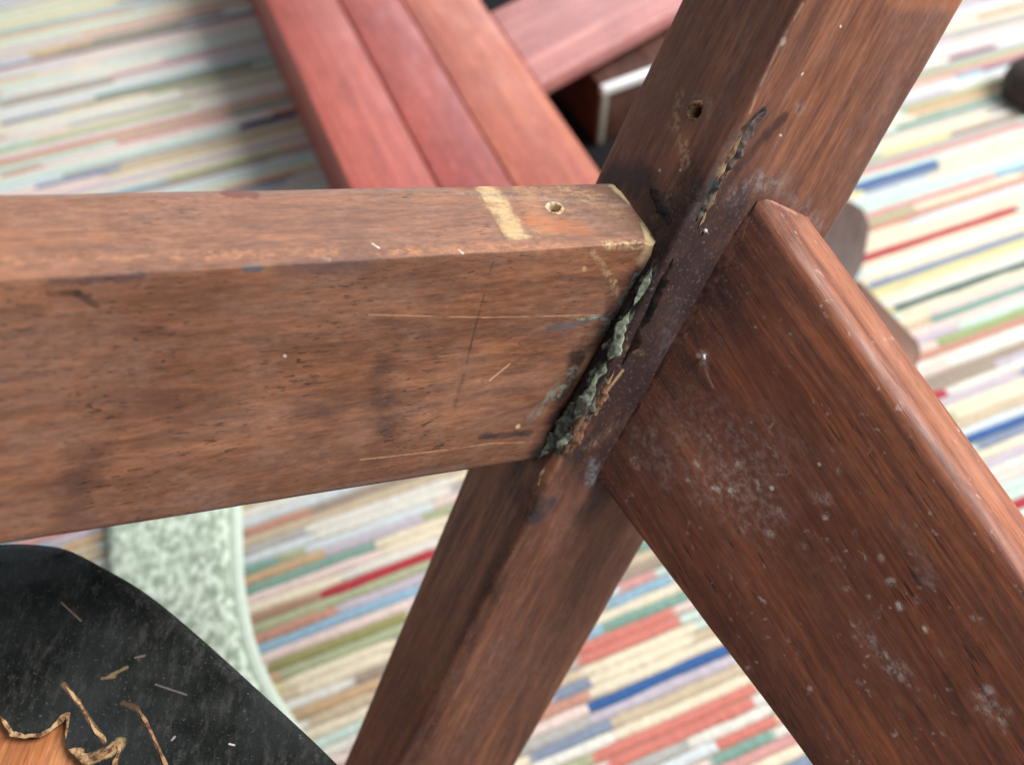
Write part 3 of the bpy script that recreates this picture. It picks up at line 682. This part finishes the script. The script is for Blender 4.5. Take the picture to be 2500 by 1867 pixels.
lo = [bmB.verts.new((p.x, p.y, -0.008)) for p in q]; hi = [bmB.verts.new((p.x, p.y, RZ + 0.001)) for p in q]
bmB.faces.new(lo); bmB.faces.new(hi)
for i in range(4): bmB.faces.new((lo[i], lo[(i + 1) % 4], hi[(i + 1) % 4], hi[i]))
mesh_obj('rug_backing', bmB, PAL['taupe'], rug, smooth=False)
TOP = 0.0068

# ================================================================== RED HARDWOOD FRAME lying on the rug
def prism(name, pts, z0, z1, mat, parent=None, bev=0.003, frame=None, segs=3):
    bm = bmesh.new()
    lo = [bm.verts.new((p[0], p[1], z0)) for p in pts]; hi = [bm.verts.new((p[0], p[1], z1)) for p in pts]; n = len(pts)
    bm.faces.new(lo); bm.faces.new(hi)
    for i in range(n): bm.faces.new((lo[i], lo[(i + 1) % n], hi[(i + 1) % n], hi[i]))
    bmesh.ops.recalc_face_normals(bm, faces=bm.faces[:])
    if bev:
        bmesh.ops.bevel(bm, geom=bm.edges[:], offset=bev, segments=segs, profile=0.5, affect='EDGES')
    return mesh_obj(name, bm, mat, parent, frame)
ZF = 0.098
pTL, pBL, pTR, pBR = gp(640, 0, ZF), gp(860, 455, ZF), gp(1180, 0, ZF), gp(1465, 430, ZF)
dB = ((pBL - pTL).normalized() + (pBR - pTR).normalized()).normalized(); nB = Vector((-dB.y, dB.x, 0)); nB = nB if nB.x > 0 else -nB
wB = ((pBR - pBL).dot(nB) + (pTR - pTL).dot(nB)) / 2
oB = (pTL + pBL) / 2
fB = frame_of(oB, dB, Vector((0, 0, 1)))
redf = empty('red_hardwood_frame', Vector((oB.x, oB.y, TOP)))
tag(redf, 'reddish hardwood frame of joined planks lying on the rug behind the chair', 'wooden frame')
def redwood(nm, l, d, seed, film=0.15):
    return wood(nm, l, d, film=(film, srgb(206, 160, 156)), seed=seed, pore=0.15, rough=0.42, streak=1.0, blotch=(0.5, (d[0] * .75, d[1] * .7, d[2] * .7, 1)), fine=0.25, gx=4)
R1 = redwood('salmon_red_plank', srgb(194, 102, 86), srgb(162, 76, 68), 11, .05)
R2 = redwood('dark_red_plank', srgb(176, 84, 74), srgb(150, 66, 60), 12, .03)
R3 = redwood('orange_red_plank', srgb(198, 118, 84), srgb(166, 82, 66), 13, .03)
R4 = redwood('pink_plank', srgb(212, 144, 134), srgb(166, 98, 96), 14, .35)
l0, l1 = -0.62, 0.19
def strip4(a, b): return [oB + nB * a + dB * l0, oB + nB * b + dB * l0, oB + nB * b + dB * l1, oB + nB * a + dB * l1]
sp = [0.0, wB * 0.345, wB * 0.635, wB]
prism('plank', strip4(sp[0], sp[1] - 0.0008), TOP, ZF, R1, redf, 0.0025, fB)
prism('plank', strip4(sp[1] + 0.0005, sp[2]), TOP, ZF - 0.0012, R2, redf, 0.0012, fB)
prism('plank', strip4(sp[2] + 0.0006, sp[3]), TOP, ZF - 0.0006, R3, redf, 0.0014, fB)
# cross plank butted against it
ZC = ZF - 0.004
c1, c2, c3, c4 = gp(1311, 209, ZC), gp(1655, 22, ZC), gp(1177, 36, ZC), gp(1254, 0, ZC)
dC = (c2 - c1).normalized(); nC = Vector((-dC.y, dC.x, 0)); wC = max(0.05, (c3 - c1).dot(nC))
def edge_start(off):   # where the cross plank meets the red planks
    p = c1 + nC * off; return p + dC * ((oB + nB * (wB + 0.0008) - p).dot(nB) / dC.dot(nB))
sC0, sC1 = edge_start(0), edge_start(wC)
prism('plank', [sC0, c1 + dC * 0.62, c1 + dC * 0.62 + nC * wC, sC1], ZC - 0.016, ZC, R4, redf, 0.004, frame_of(c1, dC, Vector((0, 0, 1))))
# black felt mat lying inside the frame
blackk = NT('black_felt'); blackk.put(blackk.b.inputs['Base Color'], blackk.mix(blackk.noise(300), (0.006, 0.006, 0.008, 1), (0.014, 0.014, 0.016, 1))); blackk.b.inputs['Roughness'].default_value = 0.95
blackk.b.inputs['Specular IOR Level'].default_value = 0.15
e0 = oB + nB * (wB + 0.003)
def inner(u_, v_): return e0 + dB * u_ + nB * v_
bA = [inner(-0.56, 0.0), inner(-0.56, 0.42), inner(-0.10, 0.30), inner(0.10, 0.16), inner(0.17, 0.0)]
tag(prism('felt_mat', bA, TOP - 0.001, TOP + 0.005, blackk.m, None, 0.0015), 'flat black felt mat beside the small white-edged box', 'mat')

# small box with white edging
bb = gp(1483, 372, TOP + 0.006); ZT = bb.z + 0.056
tc_ = gp(1472, 216, ZT); dirF = (gp(1570, 181, ZT) - tc_).normalized(); dirS = (gp(1420, 156, ZT) - tc_).normalized()
bx = empty('small_box', Vector((tc_.x, tc_.y, bb.z))); tag(bx, 'small dark brown wooden box with white edging on black felt', 'box')
MB_ = wood('dark_box_wood', srgb(112, 72, 54), srgb(66, 40, 32), seed=21, rough=0.5)
lenS = 0.085
dirFs = dirF
body = [tc_, tc_ + dirFs * 0.13, tc_ + dirFs * 0.13 + dirS * lenS, tc_ + dirS * lenS]
prism('body', body, bb.z, ZT, MB_, bx, 0.0015, frame_of(tc_, dirS, Vector((0, 0, 1))))
wk = NT('white_edging'); wk.b.inputs['Base Color'].default_value = srgb(226, 230, 230); wk.b.inputs['Roughness'].default_value = 0.35
nF = Vector((dirFs.y, -dirFs.x, 0)); nS = Vector((-dirS.y, dirS.x, 0))
if nS.dot(dirFs) > 0: nS = -nS
prism('edge_trim', [tc_ + nS * .0012 + nF * 0.003, tc_ + dirFs * 0.13 + nF * 0.003, tc_ + dirFs * 0.13 - nF * 0.0035, tc_ + nS * .0012 - nF * 0.0035], ZT - 0.006, ZT + 0.0016, wk.m, bx, 0.0012)
gk = NT('grey_edging'); gk.b.inputs['Base Color'].default_value = srgb(130, 128, 116); gk.b.inputs['Roughness'].default_value = 0.5  # grey-olive vertical trim, darker than the top one
prism('edge_trim', [tc_ + nS * 0.0012 + nF * 0.0025, tc_ + dirFs * 0.005 + nF * 0.0025, tc_ + dirFs * 0.005 - nF * 0.002, tc_ + nS * 0.0012 - nF * 0.002], bb.z + 0.001, ZT - 0.0065, gk.m, bx, 0.001)

# ================================================================== STOOL with torn black cover
ZS = 0.23
outl = [(-250, 1345), (-120, 1325), (0, 1318), (75, 1318), (150, 1330), (240, 1374), (350, 1440), (470, 1538), (600, 1655), (720, 1765), (830, 1872), (930, 1990), (1000, 2140), (1000, 2330), (900, 2500),
        (700, 2650), (350, 2740), (-50, 2720), (-400, 2580), (-640, 2330), (-740, 2040), (-700, 1750), (-580, 1530), (-420, 1400)]
out3 = [gp(x, y, ZS) for x, y in outl]
def catmull(P, n=5):
    r = []
    for i in range(len(P)):
        a, b, c, d = P[i - 1], P[i], P[(i + 1) % len(P)], P[(i + 2) % len(P)]
        for j in range(n):
            t = j / n; r.append(0.5 * ((2 * b) + (c - a) * t + (2 * a - 5 * b + 4 * c - d) * t * t + (3 * b - a - 3 * c + d) * t ** 3))
    return r
outc = catmull(out3); sc_c = sum(outc, Vector()) / len(outc)
stool = empty('low_stool', Vector((sc_c.x, sc_c.y, TOP)))
tag(stool, 'low stool with scuffed black covered seat torn open to bare orange wood', 'stool')
SM = wood('bare_pine_seat', srgb(206, 138, 86), srgb(176, 104, 60), film=(0.1, srgb(200, 160, 120)), seed=31, pore=0.2, streak=1.4, blotch=(.2, srgb(170, 100, 60)))
def dome(bm, loop, levels, hole=None):
    prev = None
    for (inset, z) in levels:
        ring = []
        for p in loop:
            d = (sc_c - p); L = d.length; q = p + d * (inset / L); ring.append(bm.verts.new((q.x, q.y, z)))
        if prev:
            n = len(ring)
            for i in range(n): bm.faces.new((prev[i], prev[(i + 1) % n], ring[(i + 1) % n], ring[i]))
        prev = ring
    return prev
bm = bmesh.new(); r0 = dome(bm, outc, [(0.012, ZS - 0.022), (0.003, ZS - 0.020), (0.003, ZS - 0.004), (0.006, ZS - 0.0025)]); bm.faces.new(r0)
lo = [v for v in bm.verts if abs(v.co.z - (ZS - 0.022)) < 1e-6]; bm.faces.new(lo)
mesh_obj('seat_board', bm, SM, stool, frame_of(sc_c, Vector((0.10, 1, 0)), Vector((0, 0, 1))))
# black cover: thin skin with a torn opening
tear_px = [(-60, 1700), (0, 1742), (18, 1772), (30, 1790), (60, 1796), (95, 1790), (125, 1776), (148, 1756), (158, 1740), (170, 1748), (166, 1772), (160, 1800), (165, 1826), (185, 1838), (206, 1846), (214, 1868), (240, 1920), (180, 1990), (60, 2010), (-80, 1960), (-160, 1840), (-130, 1740)]
def jitter(P, amp, n=4):
    r = []
    for i in range(len(P)):
        a, b = P[i], P[(i + 1) % len(P)]
        for j in range(n):
            p = a.lerp(b, j / n); r.append(p + Vector((noise.noise(p * 400), noise.noise(p * 400 + Vector((7, 0, 0))), 0)) * amp)
    return r
tear = jitter([gp(x, y, ZS) for x, y in tear_px], 0.0012)
bm = bmesh.new()
rim_top = dome(bm, outc, [(0.004, ZS - 0.021), (0.0, ZS - 0.018), (0.0, ZS - 0.004), (0.0012, ZS - 0.0012), (0.004, ZS)])
hole_v = [bm.verts.new((p.x, p.y, ZS)) for p in tear]
hole_l = [bm.verts.new((p.x, p.y, ZS - 0.0024)) for p in tear]
nE = len(rim_top); e1 = [bm.edges.get((rim_top[i], rim_top[(i + 1) % nE])) or bm.edges.new((rim_top[i], rim_top[(i + 1) % nE])) for i in range(nE)]
nH = len(hole_v); e2 = [bm.edges.new((hole_v[i], hole_v[(i + 1) % nH])) for i in range(nH)]
bmesh.ops.triangle_fill(bm, use_beauty=True, use_dissolve=False, edges=e1 + e2)
for i in range(nH): bm.faces.new((hole_v[i], hole_v[(i + 1) % nH], hole_l[(i + 1) % nH], hole_l[i]))
ck = NT('worn_black_cover')
n1 = ck.noise(90, (1, 1, 1), 6, 0.7); n2 = ck.noise(900, (1, 1, 1), 3, 0.6); n3 = ck.noise(25, (1, 1, 1), 3, 0.5, (3, 3, 3))
colr = ck.mix(ck.mr(n1, 0.3, 0.7), (0.005, 0.0062, 0.0056, 1), (0.020, 0.022, 0.020, 1))
n4 = ck.noise(420, (1, 0.4, 1), 4, 0.7, (1, 5, 2)); colr = ck.mix(ck.mr(n4, 0.46, 0.76, 0, 0.55), colr, (0.070, 0.066, 0.062, 1))
colr = ck.mix(ck.mr(n3, 0.42, 0.7, 0, 0.6), colr, (0.032, 0.036, 0.037, 1))
colr = ck.mix(ck.ma('MULTIPLY', ck.mr(n2, 0.60, 0.72), 0.35), colr, srgb(120, 112, 104))
ragc = ck.noise(450, (1, 1, 1), 4, 0.65)
Ms = Matrix.Identity(4)
for pts, rp, c, amt in [(((150, 1470), (198, 1515)), 1.8, srgb(130, 112, 96), .7), (((435, 1520), (490, 1558)), 1.6, srgb(140, 120, 104), .6), (((265, 1650), (310, 1628)), 4, srgb(130, 108, 76), .7),
                        (((250, 1655), (280, 1650)), 4, srgb(130, 100, 70), .7), (((380, 1670), (455, 1695)), 2, srgb(110, 100, 96), .7), (((155, 1670), (190, 1712), (225, 1765), (256, 1810)), 5, srgb(120, 92, 66), .8),
                        (((336, 1728), (370, 1790), (405, 1866)), 4, srgb(110, 82, 62), .8), (((300, 1715), (336, 1728)), 6, srgb(90, 66, 50), .7), (((215, 1855), (265, 1835), (292, 1815)), 12, srgb(178, 146, 104), .8),
                        (((560, 1815), (572, 1818)), 2, PALE, .8), (((420, 1805), (426, 1798)), 2.5, srgb(160, 150, 150), .7),
                        (((180, 1830), (200, 1832)), 5, TAN, .8), (((330, 1605), (352, 1600)), 3, srgb(130, 110, 100), .6), (((436, 1522), (438, 1524)), 6, srgb(170, 150, 130), .7), (((10, 1345), (130, 1335)), 26, srgb(72, 76, 80), .4), (((20, 1400), (180, 1380)), 34, srgb(66, 70, 74), .3)]:
    ps = [gp(x, y, ZS) for x, y in pts]
    for a, b in zip(ps, ps[1:]):
        r = rp * 0.265 / F; colr = ck.mix(ck.ma('MULTIPLY', ck.seg(a, b, r, .5, ragc, r * 2.0, colr), amt), colr, c)
ck.put(ck.b.inputs['Base Color'], colr); ck.put(ck.b.inputs['Roughness'], ck.mr(n1, .3, .7, .78, .95))
ck.b.inputs['Specular IOR Level'].default_value = 0.06
nb = ck.bump(n2, 0.35, 0.0006); ck.put(ck.b.inputs['Normal'], ck.bump(n1, 0.25, 0.002, nb))
cover = mesh_obj('seat_cover', bm, ck.m, stool)
for p in cover.data.polygons:
    if abs(p.normal.z) > 0.99: p.use_smooth = False
# frayed edge of the tear and the raised cuts
fray = crust('frayed_backing', (srgb(150, 116, 82), srgb(86, 60, 46), srgb(180, 148, 110)), 700, 0.95)
def sbead(name, pts, mat, rough, seed): bead(name, [(x, y, (gp(x, y, ZS) - C0).dot(FW) - .0002, r) for x, y, r in pts], mat, stool, rough, seed=seed, flat=.14)
sbead('frayed_edge', [(0, 1745, 5), (28, 1790, 7), (60, 1798, 4), (96, 1790, 5), (128, 1776, 6), (152, 1750, 10), (166, 1745, 6), (164, 1775, 3), (160, 1805, 2)], fray, 0.9, 21)
sbead('frayed_edge', [(166, 1828, 5), (190, 1838, 8), (214, 1852, 11), (242, 1848, 9), (268, 1832, 13), (288, 1815, 11), (290, 1835, 8), (282, 1856, 10), (280, 1880, 8)], fray, 0.9, 22)
sbead('raised_cut', [(160, 1672, 4), (188, 1710, 4), (214, 1750, 2), (238, 1790, 4), (258, 1812, 6)], fray, 0.8, 23)
sbead('raised_cut', [(338, 1730, 4), (362, 1775, 4), (385, 1820, 3), (404, 1866, 5), (420, 1900, 4)], crust('frayed_brown', (srgb(128, 94, 70), srgb(78, 56, 44), srgb(150, 118, 88)), 700, .95), 0.8, 24)
# four turned legs under the seat, splayed away from the chair foot
for (x, y) in ((-0.20, 0.09), (-0.045, -0.075), (-0.31, -0.02), (-0.17, -0.17)):
    bm = bmesh.new(); prev = None; top = Vector((x, y, ZS - 0.021)); d = (top - sc_c); d.z = 0; bot = top + d.normalized() * -0.012; bot.z = TOP
    for i in range(9):
        t = i / 8; p = top.lerp(bot, t); r = 0.014 + 0.004 * math.sin(t * math.pi) - 0.003 * t
        ring = [bm.verts.new(p + Vector((math.cos(a) * r, math.sin(a) * r, 0))) for a in [2 * math.pi * j / 14 for j in range(14)]]
        if prev:
            for j in range(14): bm.faces.new((prev[j], prev[(j + 1) % 14], ring[(j + 1) % 14], ring[j]))
        else: bm.faces.new(ring)
        prev = ring
    bm.faces.new(prev); mesh_obj('leg', bm, SM, stool, frame_of(top, Vector((0, 0, 1)), Vector((1, 0, 0))))

# ================================================================== SPECKLED FABRIC on the rug
ZC2 = TOP + 0.014
fk2 = NT('speckled_green_fabric')
s1 = fk2.noise(240, (1, 0.6, 1), 3, 0.6); s2 = fk2.noise(60, (1, 1, 1), 3, 0.5, (2, 2, 2)); s3 = fk2.noise(600, (1, 1, 1), 2, 0.6)
cc = fk2.mix(fk2.mr(s1, 0.40, 0.60), srgb(134, 148, 130), srgb(208, 220, 206))
cc = fk2.mix(fk2.mr(s2, 0.35, 0.7, 0, 0.4), cc, srgb(176, 190, 168))
fk2.put(fk2.b.inputs['Base Color'], cc); fk2.b.inputs['Roughness'].default_value = 0.95
fk2.put(fk2.b.inputs['Normal'], fk2.bump(s1, 0.6, 0.004, fk2.bump(s3, 0.5, 0.001)))
hem = NT('pale_hem'); hem.put(hem.b.inputs['Base Color'], hem.mix(hem.noise(300), srgb(206, 216, 204), srgb(172, 188, 172))); hem.b.inputs['Roughness'].default_value = 0.9
cloth = empty('folded_cloth', Vector((gp(400, 1450, TOP).x, gp(400, 1450, TOP).y, TOP)))
tag(cloth, 'green and white speckled cloth with pale hem lying on the rug under the stool', 'cloth')
redge = [(566, 900), (566, 1100), (566, 1240), (568, 1330), (570, 1400), (578, 1470), (594, 1550), (618, 1625), (656, 1700), (716, 1790), (790, 1900)]
ledge = [(240, 900), (242, 1100), (244, 1310), (246, 1400), (250, 1470), (254, 1550), (258, 1625), (262, 1700), (268, 1790), (276, 1900)]
ledge.insert(2, (243, 1240))
rp = [gp(x, y, ZC2) for x, y in redge]; lp = [gp(x, y, ZC2) for x, y in ledge]
def densify(P, n=4):
    r = []
    for a, b in zip(P, P[1:]):
        for j in range(n): r.append(a.lerp(b, j / n))
    return r + [P[-1]]
rp, lp = densify(rp), densify(lp); bm = bmesh.new(); prev = None
for a, b in zip(lp, rp):
    ring = [bm.verts.new((a.x, a.y, TOP))]
    for j in range(15):
        t = j / 14; p = a.lerp(b, t); e = min(1, math.sin(math.pi * min(max(t, .0), 1)) * 4) ** .5
        ring.append(bm.verts.new((p.x, p.y, TOP + 0.002 + 0.012 * e + 0.0012 * noise.noise(p * 60))))
    ring.append(bm.verts.new((b.x, b.y, TOP)))
    if prev:
        n = len(ring)
        for i in range(n): bm.faces.new((prev[i], prev[(i + 1) % n], ring[(i + 1) % n], ring[i]))
    else: bm.faces.new(ring)
    prev = ring
bm.faces.new(prev); mesh_obj('cloth_panel', bm, fk2.m, cloth)
bm = bmesh.new(); prev = None
for i, p in enumerate(rp):
    t = (rp[min(i + 1, len(rp) - 1)] - rp[max(i - 1, 0)]).normalized(); s = Vector((t.y, -t.x, 0)); r = 0.0042
    ring = [bm.verts.new(Vector((p.x, p.y, TOP + 0.0062)) + s * (math.cos(a) * r) + Vector((0, 0, math.sin(a) * r * (0.8 + 0.15 * noise.noise(p * 90))))) for a in [2 * math.pi * j / 12 for j in range(12)]]
    if prev:
        for j in range(12): bm.faces.new((prev[j], prev[(j + 1) % 12], ring[(j + 1) % 12], ring[j]))
    else: bm.faces.new(ring)
    prev = ring
bm.faces.new(prev); mesh_obj('hem', bm, hem.m, cloth)

# ================================================================== loose wooden bracket seen past the post
ZB = TOP + 0.035
blk = [gp(x, y, ZB) for x, y in ((2070, 482), (2112, 508), (2127, 548), (2112, 636), (2094, 668), (1990, 800), (1900, 760), (1960, 560))]
slt = [gp(x, y, ZB - 0.012) for x, y in ((2098, 672), (2246, 826), (2256, 850), (2238, 905), (2150, 960), (1985, 805))]
bk = empty('wooden_bracket', Vector((blk[0].x, blk[0].y, TOP))); tag(bk, 'loose dark wooden bracket with faceted end lying on the rug behind the post', 'bracket')
DK = wood('dark_bracket_wood', srgb(88, 62, 50), srgb(58, 40, 34), seed=41, rough=0.5); DK2 = wood('brown_slat_wood', srgb(132, 84, 54), srgb(88, 54, 38), seed=42, rough=0.5)
prism('block', blk, TOP, ZB, DK, bk, 0.003, frame_of(blk[0], blk[5] - blk[0], Vector((0, 0, 1))))
prism('slat', slt, TOP, ZB - 0.012, DK2, bk, 0.005, frame_of(slt[0], slt[1] - slt[0], Vector((0, 0, 1))))

# dark rounded knob at the far right
kc = gp(2515, 235, TOP); bm = bmesh.new(); prev = None
for r, z in ((0.022, 0), (0.027, 0.004), (0.029, 0.012), (0.0275, 0.022), (0.022, 0.030), (0.012, 0.0345), (0.004, 0.0358)):
    ring = [bm.verts.new((kc.x + math.cos(a) * r, kc.y + math.sin(a) * r, TOP + z)) for a in [2 * math.pi * j / 28 for j in range(28)]]
    if prev:
        for j in range(28): bm.faces.new((prev[j], prev[(j + 1) % 28], ring[(j + 1) % 28], ring[j]))
    else: bm.faces.new(ring)
    prev = ring
bm.faces.new(prev)
tag(mesh_obj('rubber_doorstop', bm, wood('black_stained_wood', srgb(58, 54, 50), srgb(40, 36, 34), seed=51, rough=0.7), None, frame_of(kc, Vector((0, 0, 1)), Vector((1, 0, 0)))),
    'dark rounded doorstop standing on pale rug stripes', 'doorstop')
